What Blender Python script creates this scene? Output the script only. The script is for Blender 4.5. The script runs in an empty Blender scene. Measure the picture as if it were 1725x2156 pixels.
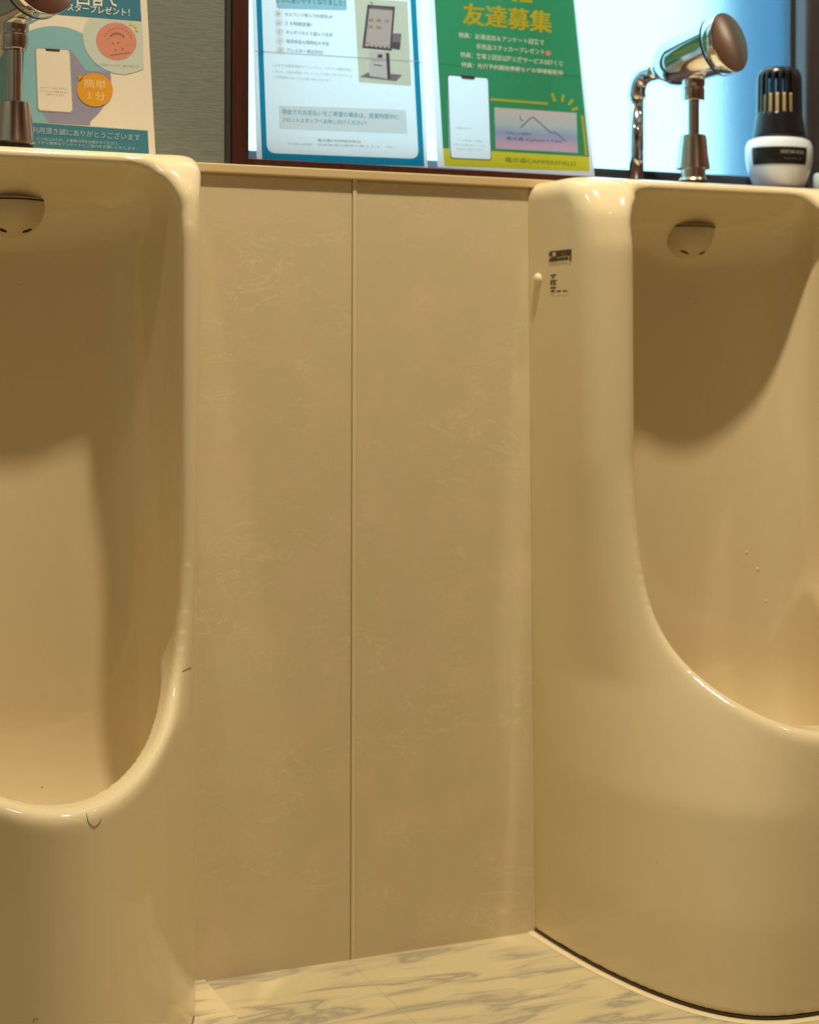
import bpy, bmesh, math, random
import numpy as np
from mathutils import Vector, Matrix

scn = bpy.context.scene
COL = scn.collection
R = math.radians
random.seed(7)

# ------------------------------------------------------------------ camera
CAM = Vector((-0.7272, -1.8725, 0.7236)); YAW = 0.4110; ROLL = 0.0024
FPX, PX, PY = 3509.95, 883.27, 755.85            # focal length and principal point, 1725 x 2156 frame
FWD = Vector((math.sin(YAW), math.cos(YAW), 0)); RGT = Vector((math.cos(YAW), -math.sin(YAW), 0)); UPV = Vector((0, 0, 1))
cd = bpy.data.cameras.new('camera'); cam = bpy.data.objects.new('camera', cd); COL.objects.link(cam)
cr, sr = math.cos(ROLL), math.sin(ROLL)
cx_ = RGT*cr - UPV*(-sr); cx_ = RGT*cr + UPV*sr; cy_ = UPV*cr - RGT*sr
cam.matrix_world = Matrix(((cx_.x, cy_.x, -FWD.x, CAM.x), (cx_.y, cy_.y, -FWD.y, CAM.y), (cx_.z, cy_.z, -FWD.z, CAM.z), (0, 0, 0, 1)))
cd.sensor_fit = 'HORIZONTAL'; cd.sensor_width = 36.0; cd.lens = FPX/1725*36
cd.shift_x = (862.5-PX)/1725; cd.shift_y = -(1078-PY)/1725
cd.clip_start = 0.05
cd.dof.use_dof = True; cd.dof.focus_distance = 1.66; cd.dof.aperture_fstop = 7.0
scn.camera = cam
scn.cycles.blur_glossy = 0.05
scn.cycles.use_guiding = True; scn.cycles.sample_clamp_indirect = 3
scn.cycles.max_bounces = 7; scn.cycles.transmission_bounces = 5; scn.cycles.adaptive_threshold = 0.03

# ------------------------------------------------------------------ light and exposure
scn.view_settings.view_transform = 'Standard'; scn.view_settings.look = 'None'
scn.view_settings.exposure = 0.27; scn.view_settings.gamma = 1.0; scn.view_settings.use_curve_mapping = False
w = bpy.data.worlds.new('daylight'); scn.world = w; w.use_nodes = True
w.node_tree.nodes['Background'].inputs[0].default_value = (0.40, 0.84, 1.0, 1)
w.node_tree.nodes['Background'].inputs[1].default_value = 2.15
WARM = (1.0, 0.84, 0.60)
def lamp(loc, power, size=0.045):
    l = bpy.data.lights.new('downlight', 'SPOT'); l.spot_size = R(158); l.spot_blend = .35; l.energy = power; l.color = WARM; l.shadow_soft_size = size
    o = bpy.data.objects.new('downlight', l); o.location = loc; COL.objects.link(o)
lamp((0.03, -0.70, 3.04), 240, .035)
lamp((-1.50, -0.58, 3.04), 16, .035)
lamp((1.60, -0.70, 3.04), 9, .035)
lamp((0.20, -2.10, 3.04), 4, .035)

# ------------------------------------------------------------------ helpers
def ray(x, y):
    dx, dy = (x-PX)/FPX, (y-PY)/FPX
    a = dx*cr + dy*sr; b = -dx*sr + dy*cr
    return FWD + RGT*a - UPV*b
def at(x, y, Y, k=0.0, z0=0.96):
    """the point on the plane  y = Y + k (z - z0)  that the photograph shows at pixel x, y"""
    d = ray(x, y)
    t = (Y + k*(CAM.z-z0) - CAM.y)/(d.y - k*d.z)
    return CAM + d*t
def nt(name):
    m = bpy.data.materials.new(name); m.use_nodes = True
    return m, m.node_tree, m.node_tree.nodes['Principled BSDF']
def srgb(r, g, b):
    f = lambda c: (c/12.92 if c <= .04045 else ((c+.055)/1.055)**2.4)
    return (f(r/255), f(g/255), f(b/255), 1)
def simple(name, col, rough=0.5, metal=0.0, spec=0.5, coat=0.0):
    m, t, p = nt(name)
    p.inputs['Base Color'].default_value = col if len(col) == 4 else (*col, 1)
    p.inputs['Roughness'].default_value = rough; p.inputs['Metallic'].default_value = metal
    p.inputs['Specular IOR Level'].default_value = spec; p.inputs['Coat Weight'].default_value = coat
    return m
def ramp(t, pts):
    r = t.nodes.new('ShaderNodeValToRGB')
    e = r.color_ramp.elements
    while len(e) < len(pts): e.new(0.5)
    for el, (pos, c) in zip(e, pts): el.position = pos; el.color = c if len(c) == 4 else (*c, 1)
    return r
def mesh_obj(name, verts, faces, mat, parent=None, smooth=False, mats=None, fm=None):
    me = bpy.data.meshes.new(name); me.from_pydata([tuple(v) for v in verts], [], faces); me.validate(); me.update()
    for mm in (mats or [mat]): me.materials.append(mm)
    if fm is not None: me.polygons.foreach_set('material_index', np.array(fm, np.int32))
    if smooth: me.polygons.foreach_set('use_smooth', [True]*len(me.polygons))
    o = bpy.data.objects.new(name, me); COL.objects.link(o)
    if parent is not None: o.parent = parent
    return o
def bm_obj(name, bm, mat, parent=None, smooth=False, mats=None):
    me = bpy.data.meshes.new(name); bm.normal_update(); bm.to_mesh(me); bm.free()
    for mm in (mats or [mat]): me.materials.append(mm)
    if smooth: me.polygons.foreach_set('use_smooth', [True]*len(me.polygons))
    o = bpy.data.objects.new(name, me); COL.objects.link(o)
    if parent is not None: o.parent = parent
    return o
def box(bm, x0, x1, y0, y1, z0, z1, bevel=0.0, mi=0):
    r = bmesh.ops.create_cube(bm, size=1)
    vs = r['verts']
    for v in vs: v.co = Vector((x0+(v.co.x+.5)*(x1-x0), y0+(v.co.y+.5)*(y1-y0), z0+(v.co.z+.5)*(z1-z0)))
    fs = {f for v in vs for f in v.link_faces}
    for f in fs: f.material_index = mi
    if bevel:
        es = list({e for v in vs for e in v.link_edges})
        bmesh.ops.bevel(bm, geom=es, offset=bevel, segments=3, profile=0.5, affect='EDGES')
def boxo(name, x0, x1, y0, y1, z0, z1, mat, parent=None, bevel=0.0):
    bm = bmesh.new(); box(bm, x0, x1, y0, y1, z0, z1, bevel); return bm_obj(name, bm, mat, parent)
def lathe(prof, axis=Vector((0, 0, 1)), origin=Vector((0, 0, 0)), n=64):
    """prof: list of (radius, height along axis)"""
    axis = axis.normalized(); ref = Vector((0, 0, 1)) if abs(axis.z) < .9 else Vector((1, 0, 0))
    e1 = axis.cross(ref).normalized(); e2 = axis.cross(e1)
    V, F = [], []
    for r, h in prof:
        for k in range(n):
            a = 2*math.pi*k/n; V.append(origin + axis*h + (e1*math.cos(a)+e2*math.sin(a))*max(r, 1e-5))
    for i in range(len(prof)-1):
        for k in range(n):
            F.append((i*n+k, i*n+(k+1) % n, (i+1)*n+(k+1) % n, (i+1)*n+k))
    F.append(tuple(range(n))[::-1]); F.append(tuple(range((len(prof)-1)*n, len(prof)*n)))
    return V, F
def lathe_obj(name, prof, mat, parent=None, axis=Vector((0, 0, 1)), origin=Vector((0, 0, 0)), n=64):
    V, F = lathe(prof, axis, origin, n); o = mesh_obj(name, V, F, mat, parent)
    bm = bmesh.new(); bm.from_mesh(o.data); bmesh.ops.recalc_face_normals(bm, faces=bm.faces)
    for f in bm.faces: f.smooth = len(f.verts) == 4
    for e in bm.edges:
        if len(e.link_faces) == 2 and e.calc_face_angle(0) > R(32): e.smooth = False
    bm.to_mesh(o.data); bm.free()
    return o
def tube_obj(name, pts, rad, mat, parent=None, n=32):
    pts = [Vector(p) for p in pts]; V, F = [], []
    prev = None
    for i, p in enumerate(pts):
        t = (pts[min(i+1, len(pts)-1)]-pts[max(i-1, 0)]).normalized()
        if prev is None: e1 = t.orthogonal().normalized()
        else: e1 = (prev - t*prev.dot(t)).normalized()
        prev = e1; e2 = t.cross(e1)
        rr = rad[i] if isinstance(rad, (list, tuple)) else rad
        for k in range(n):
            a = 2*math.pi*k/n; V.append(p+(e1*math.cos(a)+e2*math.sin(a))*rr)
    for i in range(len(pts)-1):
        for k in range(n): F.append((i*n+k, i*n+(k+1) % n, (i+1)*n+(k+1) % n, (i+1)*n+k))
    F.append(tuple(range(n))[::-1]); F.append(tuple(range((len(pts)-1)*n, len(pts)*n)))
    o = mesh_obj(name, V, F, mat, parent)
    bm = bmesh.new(); bm.from_mesh(o.data); bmesh.ops.recalc_face_normals(bm, faces=bm.faces)
    for f in bm.faces: f.smooth = len(f.verts) == 4
    bm.to_mesh(o.data); bm.free()
    return o
def thing(name, label, cat, loc, group=None):
    o = bpy.data.objects.new(name, None); COL.objects.link(o); o.location = loc; o.empty_display_size = .05
    return tag(o, label, cat, group)
def tag(o, label, cat, group=None):
    o['label'] = label; o['category'] = cat
    if group: o['group'] = group
    return o
def struct(o): o['kind'] = 'structure'; return o
def copy_tree(o, parent=None):
    c = o.copy(); COL.objects.link(c)
    if parent is not None: c.parent = parent
    for ch in [k for k in COL.objects if k.parent == o]: copy_tree(ch, c)
    return c

# ------------------------------------------------------------------ materials
def mat_panel():
    m, t, p = nt('beige_panel'); tc = t.nodes.new('ShaderNodeTexCoord')
    def streak(rot, sc, thr, w_):
        mp = t.nodes.new('ShaderNodeMapping'); mp.inputs['Rotation'].default_value = (0, R(rot), 0); mp.inputs['Scale'].default_value = (1, 1, 2.2)
        t.links.new(tc.outputs['Object'], mp.inputs[0])
        n = t.nodes.new('ShaderNodeTexNoise'); n.inputs['Scale'].default_value = sc; n.inputs['Detail'].default_value = 5; n.inputs['Distortion'].default_value = 1.6
        t.links.new(mp.outputs[0], n.inputs[0])
        r = ramp(t, [(thr-w_, (0, 0, 0)), (thr, (1, 1, 1)), (thr+w_, (0, 0, 0))]); t.links.new(n.outputs[0], r.inputs[0]); return r
    a = streak(35, 13, .57, .018); b = streak(-25, 21, .60, .016)
    mk = t.nodes.new('ShaderNodeTexNoise'); mk.inputs['Scale'].default_value = 9; t.links.new(tc.outputs['Object'], mk.inputs[0])
    mkr = ramp(t, [(.42, (0, 0, 0)), (.62, (1, 1, 1))]); t.links.new(mk.outputs[0], mkr.inputs[0])
    ad = t.nodes.new('ShaderNodeMath'); ad.operation = 'ADD'; ad.use_clamp = True
    t.links.new(a.outputs[0], ad.inputs[0]); t.links.new(b.outputs[0], ad.inputs[1])
    mu = t.nodes.new('ShaderNodeMath'); mu.operation = 'MULTIPLY'; t.links.new(ad.outputs[0], mu.inputs[0]); t.links.new(mkr.outputs[0], mu.inputs[1])
    m3 = t.nodes.new('ShaderNodeMath'); m3.operation = 'MULTIPLY'; m3.inputs[1].default_value = .6; t.links.new(mu.outputs[0], m3.inputs[0])
    cl = t.nodes.new('ShaderNodeTexNoise'); cl.inputs['Scale'].default_value = 16; cl.inputs['Detail'].default_value = 6; t.links.new(tc.outputs['Object'], cl.inputs[0])
    base = ramp(t, [(.3, (.625, .555, .345)), (.5, (.645, .55, .365)), (.7, (.695, .56, .385))]); t.links.new(cl.outputs[0], base.inputs[0])
    mx = t.nodes.new('ShaderNodeMix'); mx.data_type = 'RGBA'; mx.inputs[7].default_value = (.78, .68, .49, 1)
    t.links.new(m3.outputs[0], mx.inputs[0]); t.links.new(base.outputs[0], mx.inputs[6]); t.links.new(mx.outputs[2], p.inputs['Base Color'])
    p.inputs['Roughness'].default_value = .38; p.inputs['Specular IOR Level'].default_value = .35
    return m
def mat_marble(name='marble_floor', tiles=True, g=1.0):
    m, t, p = nt(name); tc = t.nodes.new('ShaderNodeTexCoord')
    mp = t.nodes.new('ShaderNodeMapping'); mp.inputs['Rotation'].default_value = (0, 0, R(-34)); mp.inputs['Scale'].default_value = (2.2, 9, 1)
    t.links.new(tc.outputs['Object'], mp.inputs[0])
    n = t.nodes.new('ShaderNodeTexNoise'); n.inputs['Scale'].default_value = 3.2; n.inputs['Detail'].default_value = 7; n.inputs['Distortion'].default_value = .9
    t.links.new(mp.outputs[0], n.inputs[0])
    r = ramp(t, [(p_, tuple(q*g for q in c_)) for p_, c_ in [(.47, (.56, .49, .305)), (.555, (.47, .42, .275)), (.61, (.31, .29, .215)), (.67, (.48, .43, .28)), (.78, (.57, .50, .315))]])
    t.links.new(n.outputs[0], r.inputs[0]); last = r.outputs[0]
    if tiles:
        sx = t.nodes.new('ShaderNodeSeparateXYZ'); t.links.new(tc.outputs['Object'], sx.inputs[0])
        def line(sock, off, per, wd):
            a = t.nodes.new('ShaderNodeMath'); a.operation = 'ADD'; a.inputs[1].default_value = off; t.links.new(sock, a.inputs[0])
            b = t.nodes.new('ShaderNodeMath'); b.operation = 'PINGPONG'; b.inputs[1].default_value = per/2; t.links.new(a.outputs[0], b.inputs[0])
            c = t.nodes.new('ShaderNodeMath'); c.operation = 'LESS_THAN'; c.inputs[1].default_value = wd; t.links.new(b.outputs[0], c.inputs[0]); return c
        l1 = line(sx.outputs[1], .1706, .30, .0009); l2 = line(sx.outputs[0], .004, .60, .0007)
        mxx = t.nodes.new('ShaderNodeMath'); mxx.operation = 'MAXIMUM'; t.links.new(l1.outputs[0], mxx.inputs[0]); t.links.new(l2.outputs[0], mxx.inputs[1])
        sc = t.nodes.new('ShaderNodeMath'); sc.operation = 'MULTIPLY'; sc.inputs[1].default_value = .45; t.links.new(mxx.outputs[0], sc.inputs[0])
        mx = t.nodes.new('ShaderNodeMix'); mx.data_type = 'RGBA'; mx.inputs[7].default_value = (.36, .31, .2, 1)
        t.links.new(sc.outputs[0], mx.inputs[0]); t.links.new(last, mx.inputs[6]); last = mx.outputs[2]
    t.links.new(last, p.inputs['Base Color']); p.inputs['Roughness'].default_value = .22
    return m
def mat_cloth():
    m, t, p = nt('grey_wallcovering'); tc = t.nodes.new('ShaderNodeTexCoord')
    mp = t.nodes.new('ShaderNodeMapping'); mp.inputs['Scale'].default_value = (60, 60, 520); t.links.new(tc.outputs['Object'], mp.inputs[0])
    n = t.nodes.new('ShaderNodeTexNoise'); n.inputs['Scale'].default_value = 1; n.inputs['Detail'].default_value = 4; t.links.new(mp.outputs[0], n.inputs[0])
    r = ramp(t, [(.35, (.155, .178, .165)), (.65, (.190, .214, .200))]); t.links.new(n.outputs[0], r.inputs[0]); t.links.new(r.outputs[0], p.inputs['Base Color'])
    b = t.nodes.new('ShaderNodeBump'); b.inputs['Strength'].default_value = .25; b.inputs['Distance'].default_value = .001
    t.links.new(n.outputs[0], b.inputs['Height']); t.links.new(b.outputs[0], p.inputs['Normal']); p.inputs['Roughness'].default_value = .85
    return m
def mat_wood(name, c0, c1, rough=.35):
    m, t, p = nt(name); tc = t.nodes.new('ShaderNodeTexCoord')
    mp = t.nodes.new('ShaderNodeMapping'); mp.inputs['Scale'].default_value = (40, 40, 3); t.links.new(tc.outputs['Object'], mp.inputs[0])
    n = t.nodes.new('ShaderNodeTexNoise'); n.inputs['Scale'].default_value = 2; n.inputs['Detail'].default_value = 5; t.links.new(mp.outputs[0], n.inputs[0])
    r = ramp(t, [(.3, c0), (.7, c1)]); t.links.new(n.outputs[0], r.inputs[0]); t.links.new(r.outputs[0], p.inputs['Base Color'])
    p.inputs['Roughness'].default_value = rough
    return m
def mat_glass():
    m, t, p = nt('frosted_glass'); tc = t.nodes.new('ShaderNodeTexCoord')
    p.inputs['Base Color'].default_value = (.93, .99, 1, 1); p.inputs['Transmission Weight'].default_value = 1
    p.inputs['Roughness'].default_value = .42; p.inputs['IOR'].default_value = 1.25
    n = t.nodes.new('ShaderNodeTexNoise'); n.inputs['Scale'].default_value = 330; n.inputs['Detail'].default_value = 2; t.links.new(tc.outputs['Object'], n.inputs[0])
    b = t.nodes.new('ShaderNodeBump'); b.inputs['Strength'].default_value = .35; b.inputs['Distance'].default_value = .0012
    t.links.new(n.outputs[0], b.inputs['Height']); t.links.new(b.outputs[0], p.inputs['Normal'])
    return m
def paper(name, col, trans=.0, rough=.25):
    m, t, p = nt(name); c = col if len(col) == 4 else (*col, 1)
    p.inputs['Base Color'].default_value = c; p.inputs['Roughness'].default_value = rough; p.inputs['Specular IOR Level'].default_value = .4
    if trans:
        tr = t.nodes.new('ShaderNodeBsdfTranslucent'); tr.inputs[0].default_value = c
        mx = t.nodes.new('ShaderNodeMixShader'); mx.inputs[0].default_value = trans
        t.links.new(p.outputs[0], mx.inputs[1]); t.links.new(tr.outputs[0], mx.inputs[2])
        t.links.new(mx.outputs[0], t.nodes['Material Output'].inputs[0])
    return m
def mat_porcelain():
    m, t, p = nt('ivory_porcelain'); tc = t.nodes.new('ShaderNodeTexCoord')
    n = t.nodes.new('ShaderNodeTexNoise'); n.inputs['Scale'].default_value = 4; n.inputs['Detail'].default_value = 3; t.links.new(tc.outputs['Object'], n.inputs[0])
    r = ramp(t, [(.3, (.735, .63, .415)), (.7, (.765, .66, .435))]); t.links.new(n.outputs[0], r.inputs[0])
    v = t.nodes.new('ShaderNodeTexVoronoi'); v.inputs['Scale'].default_value = 16; t.links.new(tc.outputs['Object'], v.inputs[0])
    vr = ramp(t, [(.0, (1, 1, 1)), (.018, (1, 1, 1)), (.03, (0, 0, 0))]); t.links.new(v.outputs['Distance'], vr.inputs[0])
    mx = t.nodes.new('ShaderNodeMix'); mx.data_type = 'RGBA'; mx.inputs[7].default_value = (.25, .17, .09, 1)
    k = t.nodes.new('ShaderNodeMath'); k.operation = 'MULTIPLY'; k.inputs[1].default_value = .5; t.links.new(vr.outputs[0], k.inputs[0])
    t.links.new(k.outputs[0], mx.inputs[0]); t.links.new(r.outputs[0], mx.inputs[6]); t.links.new(mx.outputs[2], p.inputs['Base Color'])
    p.inputs['Roughness'].default_value = .09; p.inputs['Specular IOR Level'].default_value = .55
    return m
M = dict(
    panel=mat_panel(), floor=mat_marble(), slab=mat_marble('marble_border', False, 1.15), cloth=mat_cloth(),
    trim=simple('cream_trim', (.68, .54, .30), .35), strip=simple('beige_strip', (.70, .61, .39), .35), joint=simple('brown_joint_line', (.44, .34, .18), .7),  # joint: brown line at the panel seam and under the ledge trim
    wood=mat_wood('dark_red_wood', (.045, .014, .009), (.075, .024, .013), .3), doorwood=mat_wood('brown_door_wood', (.10, .045, .028), (.14, .065, .04), .4),
    ceil=simple('cream_ceiling', (.6, .56, .48), .8), sidewall=simple('beige_wall', (.50, .42, .32), .8),
    rail=simple('dark_bronze_aluminium', (.055, .06, .07), .4, .3), skylitrail=simple('skylit_blue_aluminium', (.34, .52, .72), .4), bluerail=simple('steel_blue_aluminium', (.06, .16, .30), .4), gasket=simple('dark_gasket', (.03, .03, .03), .6),
    frame2=mat_wood('grey_brown_wood', (.040, .036, .042), (.062, .056, .066), .3),
    glass=mat_glass(), porcelain=mat_porcelain(), spreader=simple('cream_plastic', (.62, .53, .34), .3),
    dark=simple('dark_slot', (.02, .018, .012), .6), gapshade=simple('dark_gap_shade', (.055, .035, .015), .6), caulk=simple('pale_caulk', (.72, .62, .40), .35),
    chrome=simple('chrome', (.62, .61, .60), .07, 1.0), brushed=simple('satin_chrome', (.62, .58, .52), .22, 1.0), rubber=simple('black_rubber', (.012, .012, .012), .4),
    white=simple('white_plastic', (.74, .82, .95), .18, coat=.3), black=simple('black_plastic', (.010, .012, .016), .25), core=simple('tan_wick', (.58, .44, .20), .7),
    drop=simple('water_drop', (.80, .74, .58), .03),
    labelblack=simple('black_label', (.012, .012, .012), .3), greytext=simple('grey_print', (.42, .42, .42), .5),
    print=simple('dark_brown_print', (.065, .052, .018), .6), printlight=simple('faded_brown_print', (.135, .105, .045), .6), hair=simple('dark_hair', (.05, .03, .015), .5),
)

# ------------------------------------------------------------------ room
X0, X1, YB, ZC = -1.9, 1.9, -2.9, 3.1
struct(mesh_obj('floor', [(X0, YB, 0), (X1, YB, 0), (X1, .06, 0), (X0, .06, 0)], [(0, 1, 2, 3)], M['floor']))
struct(mesh_obj('ceiling', [(X0, YB, ZC), (X1, YB, ZC), (X1, .3, ZC), (X0, .3, ZC)], [(3, 2, 1, 0)], M['ceil']))
struct(boxo('wall_back', X0-.05, X1+.05, YB-.08, YB, 0, ZC, M['doorwood']))
struct(boxo('wall_left', X0-.08, X0, YB, .3, 0, ZC, M['cloth']))
struct(boxo('wall_right', X1, X1+.08, YB, .3, 0, ZC, M['doorwood']))
WX0, WX1, WZ0, WZ1 = -.158, .82, .95, 2.0     # window opening
bm = bmesh.new()
LZ = .938
box(bm, X0, -.0006, 0, .16, 0, LZ, mi=0); box(bm, .0064, X1, 0, .16, 0, LZ, mi=0); box(bm, -.0006, .0064, .0012, .16, 0, LZ, mi=2)
box(bm, X0, X1, .004, .16, LZ, .95, mi=0)
box(bm, X0, WX0, .004, .16, .95, ZC, mi=1); box(bm, WX1, X1, .004, .16, .95, ZC, mi=1); box(bm, WX0, WX1, .004, .16, WZ1, ZC, mi=1)
struct(bm_obj('wall_front', bm, None, mats=[M['panel'], M['cloth'], M['joint']]))
struct(boxo('trim_1', X0, X1, -.006, .004, LZ+.0015, .9502, M['trim'], bevel=.0014))
struct(boxo('trim_2', .0008, .0058, -.0012, .0012, 0, LZ+.0015, M['strip']))
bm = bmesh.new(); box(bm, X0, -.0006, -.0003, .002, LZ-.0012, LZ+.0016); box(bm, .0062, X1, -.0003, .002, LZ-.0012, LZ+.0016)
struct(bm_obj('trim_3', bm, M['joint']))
# marble border pieces set into the floor beside the urinals
def flat(name, pts, h, mat):
    V = [(x, y, 0.0002) for x, y in pts]+[(x, y, h) for x, y in pts]; n = len(pts)
    F = [tuple(range(n, 2*n))]+[(i, (i+1) % n, n+(i+1) % n, n+i) for i in range(n)]
    o = mesh_obj(name, V, F, mat)
    bm = bmesh.new(); bm.from_mesh(o.data); bmesh.ops.recalc_face_normals(bm, faces=bm.faces); bm.to_mesh(o.data); bm.free()
    return struct(o)

# ------------------------------------------------------------------ window
win = bpy.data.objects.new('window_1', None); COL.objects.link(win); struct(win); win.location = (0, 0, 0)
bm = bmesh.new()
box(bm, -.1512, -.1312, -.004, .13, .9502, WZ1, .0012); box(bm, -.1312, .82, 0.0002, .13, .9502, .9585, .001); box(bm, -.1512, .82, -.004, .13, WZ1-.025, WZ1, .0012)
bm_obj('window_frame', bm, M['wood'], win)
boxo('frame_gap', -.158, -.1512, .001, .13, .9502, WZ1, M['gasket'], win)
boxo('window_jamb', .7065, .82, .056, .088, .9586, WZ1-.025, M['frame2'], win, .006)
boxo('window_sill', .30, .706, .076, .13, .9585, .972, M['rail'], win)
boxo('sash_rail', -.13, .285, .050, .075, .9585, .9745, M['skylitrail'], win, .001)  # skylight glare on this rail is put into its pale blue colour
bm = bmesh.new(); box(bm, .255, .69, .079, .10, .972, .980, .001); box(bm, .255, .285, .079, .10, .972, 1.96, .001); bm_obj('sash_frame', bm, M['rail'], win)
boxo('sash_stile', .7035, .7115, .088, .098, .972, 1.96, M['gasket'], win)
boxo('sash_stile', .7115, .735, .090, .100, .972, 1.96, M['bluerail'], win)
boxo('pane', -.13, .285, .058, .062, .9745, 1.96, M['glass'], win)
boxo('pane', .275, .7035, .088, .092, .975, 1.96, M['glass'], win)
# the opening's outer reveal
bm = bmesh.new(); box(bm, .745, .86, .16, .34, .7, 2.4); struct(bm_obj('trim_4', bm, simple('blue_grey_reveal', (.05, .16, .30), .7)))

# ------------------------------------------------------------------ urinals
XR_, XL_ = .4598, -.4073
def build_urinal_mesh(w0, w1, square, hh, foot):
    h = .0035
    u = np.arange(-.236, .2361, h); v = np.arange(-.012, .386, h); z = np.arange(-.008, .966, h)
    U, V, Z = np.meshgrid(u, v, z, indexing='ij')
    def norm(f):
        g = np.gradient(f, h); s = np.sqrt(g[0]**2+g[1]**2+g[2]**2)
        return np.clip(f/np.maximum(s, 1e-3), -.11, .3)
    def smax(a, b, k):
        hh = np.maximum(k-np.abs(a-b), 0)/k; return np.maximum(a, b)+hh*hh*k*.25
    smin = lambda a, b, k: -smax(-a, -b, k)
    zf = np.arange(-.05, 1.1, .001); ker = np.exp(-.5*(np.arange(-24, 25)/8.)**2); ker /= ker.sum()
    def prof(zt, vt):
        y = np.interp(zf, zt, vt); y = np.convolve(np.pad(y, 24, mode='edge'), ker, 'valid'); return np.interp(z, zf, y)[None, None, :]
    Vc = np.maximum(V, 0)
    w_ = prof([0, .95], [w0, w1])
    d2 = prof([.40, .60, .86, .90, .933, .96], [.154, .154, .151, .142, .118, .100])
    us = .06
    Ua = np.sqrt(U*U+us**2)-.0084
    O1 = ((Ua/w_)**1.25 + (Vc/.377)**1.5)**(1/1.5) - 1           # tapering plan under the lip
    if square:                                                       # squarer plan, more so down at the foot
        O1 = ((Ua/w_)**1.85 + (Vc/.364)**1.6)**(1/1.6) - 1
        O0 = ((np.abs(U)/w_)**4.2 + (Vc/.364)**2)**.5 - 1; fb = prof([.0, .10, .22, .34], [0, .07, .33, 1]); O1 = norm(O0)*(1-fb)+norm(O1)*fb
    O2 = smax((np.abs(U)+.10*V-w_)/1.005, V-d2, .045) if square else smax((np.abs(U)+.285*V-w_)/1.04, V-d2, .022)
    bl = prof([.34, .60], [0, 1]) if square else prof([.35, .52], [0, 1])
    outer = norm((O1 if square else norm(O1))*(1-bl)+O2*bl).astype(np.float32)
    P = norm(((np.abs(U)/.165)**1.7+(Vc/.298)**1.7)**(1/1.7)-1)
    outer = smax(outer, Z-.9475, .026)
    # opening outline in the front view
    zl, zc, ztop, rc = .3040, .8836, .9335, .060
    tt = np.linspace(0, math.pi, 240)
    ub = hh*np.cos(tt); zb = zc-(zc-zl)*np.sin(tt)**.2063
    uu = np.concatenate([ub, [-hh], -hh+rc-rc*np.cos(np.linspace(0, math.pi/2, 30)), hh-rc+rc*np.sin(np.linspace(0, math.pi/2, 30)), [hh]])
    zz = np.concatenate([zb, [zc], ztop-rc+rc*np.sin(np.linspace(0, math.pi/2, 30)), ztop-rc+rc*np.cos(np.linspace(0, math.pi/2, 30)), [zc]])
    A = np.stack([uu, zz], -1); B = np.roll(A, -1, 0); D = B-A; L = (D*D).sum(1)+1e-12
    G = np.stack(np.meshgrid(u, z, indexing='ij'), -1).reshape(-1, 2)
    best = np.full(len(G), 9.); ins = np.zeros(len(G), bool)
    for a, b, dd, l in zip(A, B, D, L):
        q = np.clip(((G-a)@dd)/l, 0, 1); r_ = G-a-q[:, None]*dd; best = np.minimum(best, (r_*r_).sum(1))
        c = ((a[1] > G[:, 1]) != (b[1] > G[:, 1]))
        if abs(b[1]-a[1]) > 1e-12: ins ^= c & (G[:, 0] < (b[0]-a[0])*(G[:, 1]-a[1])/(b[1]-a[1])+a[0])
    R2 = (np.sqrt(best)*np.where(ins, -1, 1)).reshape(len(u), 1, len(z))
    vb = .008 + 1.6*U*U
    S = smax(np.abs(U)-hh, vb-V, .055)
    S = smax(S, (Z-(.884+.52*(V-.012)))/1.127, .055)
    S = smax(S, .135-Z, .20)
    c1 = smax(S, P, .03)
    c2 = smax(S, np.broadcast_to(R2, U.shape), .004)
    c = smin(c1, c2, .0015)
    f = smax(outer, -c, .017)
    f = np.maximum(f, foot-Z); f = np.maximum(f, -.0045-V)
    f = f.astype(np.float32)
    # surface nets
    s = f < 0
    nu, nv, nz = f.shape
    cs = [(i, j, k) for i in (0, 1) for j in (0, 1) for k in (0, 1)]
    sl = lambda arr, o: arr[o[0]:nu-1+o[0], o[1]:nv-1+o[1], o[2]:nz-1+o[2]]
    cnt = sum(sl(s, o).astype(np.int8) for o in cs)
    act = (cnt > 0) & (cnt < 8); idx = np.argwhere(act); n = len(idx)
    acc = np.zeros((n, 3)); num = np.zeros(n)
    val = {o: f[idx[:, 0]+o[0], idx[:, 1]+o[1], idx[:, 2]+o[2]] for o in cs}
    for o in cs:
        for ax in range(3):
            if o[ax]: continue
            q = list(o); q[ax] = 1; q = tuple(q); fa, fb = val[o], val[q]; m = (fa < 0) != (fb < 0)
            t = np.where(m, fa/np.where(m, fa-fb, 1), 0); p = np.tile(np.array(o, float), (n, 1)); p[:, ax] = t
            acc[m] += p[m]; num[m] += 1
    vert = (idx+acc/num[:, None])*h+np.array([u[0], v[0], z[0]])
    vid = -np.ones(act.shape, np.int64); vid[act] = np.arange(n)
    faces = []
    for ax in range(3):
        o = [0, 0, 0]; o[ax] = 1
        a0 = s[:nu-o[0], :nv-o[1], :nz-o[2]]; a1 = s[o[0]:, o[1]:, o[2]:]
        e = np.argwhere(a0 != a1); b1, b2 = [(1, 2), (2, 0), (0, 1)][ax]
        e = e[(e[:, b1] > 0) & (e[:, b2] > 0) & (e[:, b1] < act.shape[b1]) & (e[:, b2] < act.shape[b2])]
        def cell(d1, d2):
            c_ = e.copy(); c_[:, b1] -= d1; c_[:, b2] -= d2; return vid[c_[:, 0], c_[:, 1], c_[:, 2]]
        Q = np.stack([cell(1, 1), cell(0, 1), cell(0, 0), cell(1, 0)], -1)
        sg = s[e[:, 0], e[:, 1], e[:, 2]]; Q[~sg] = Q[~sg][:, ::-1]
        faces.append(Q)
    Fq = np.concatenate(faces)
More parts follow.
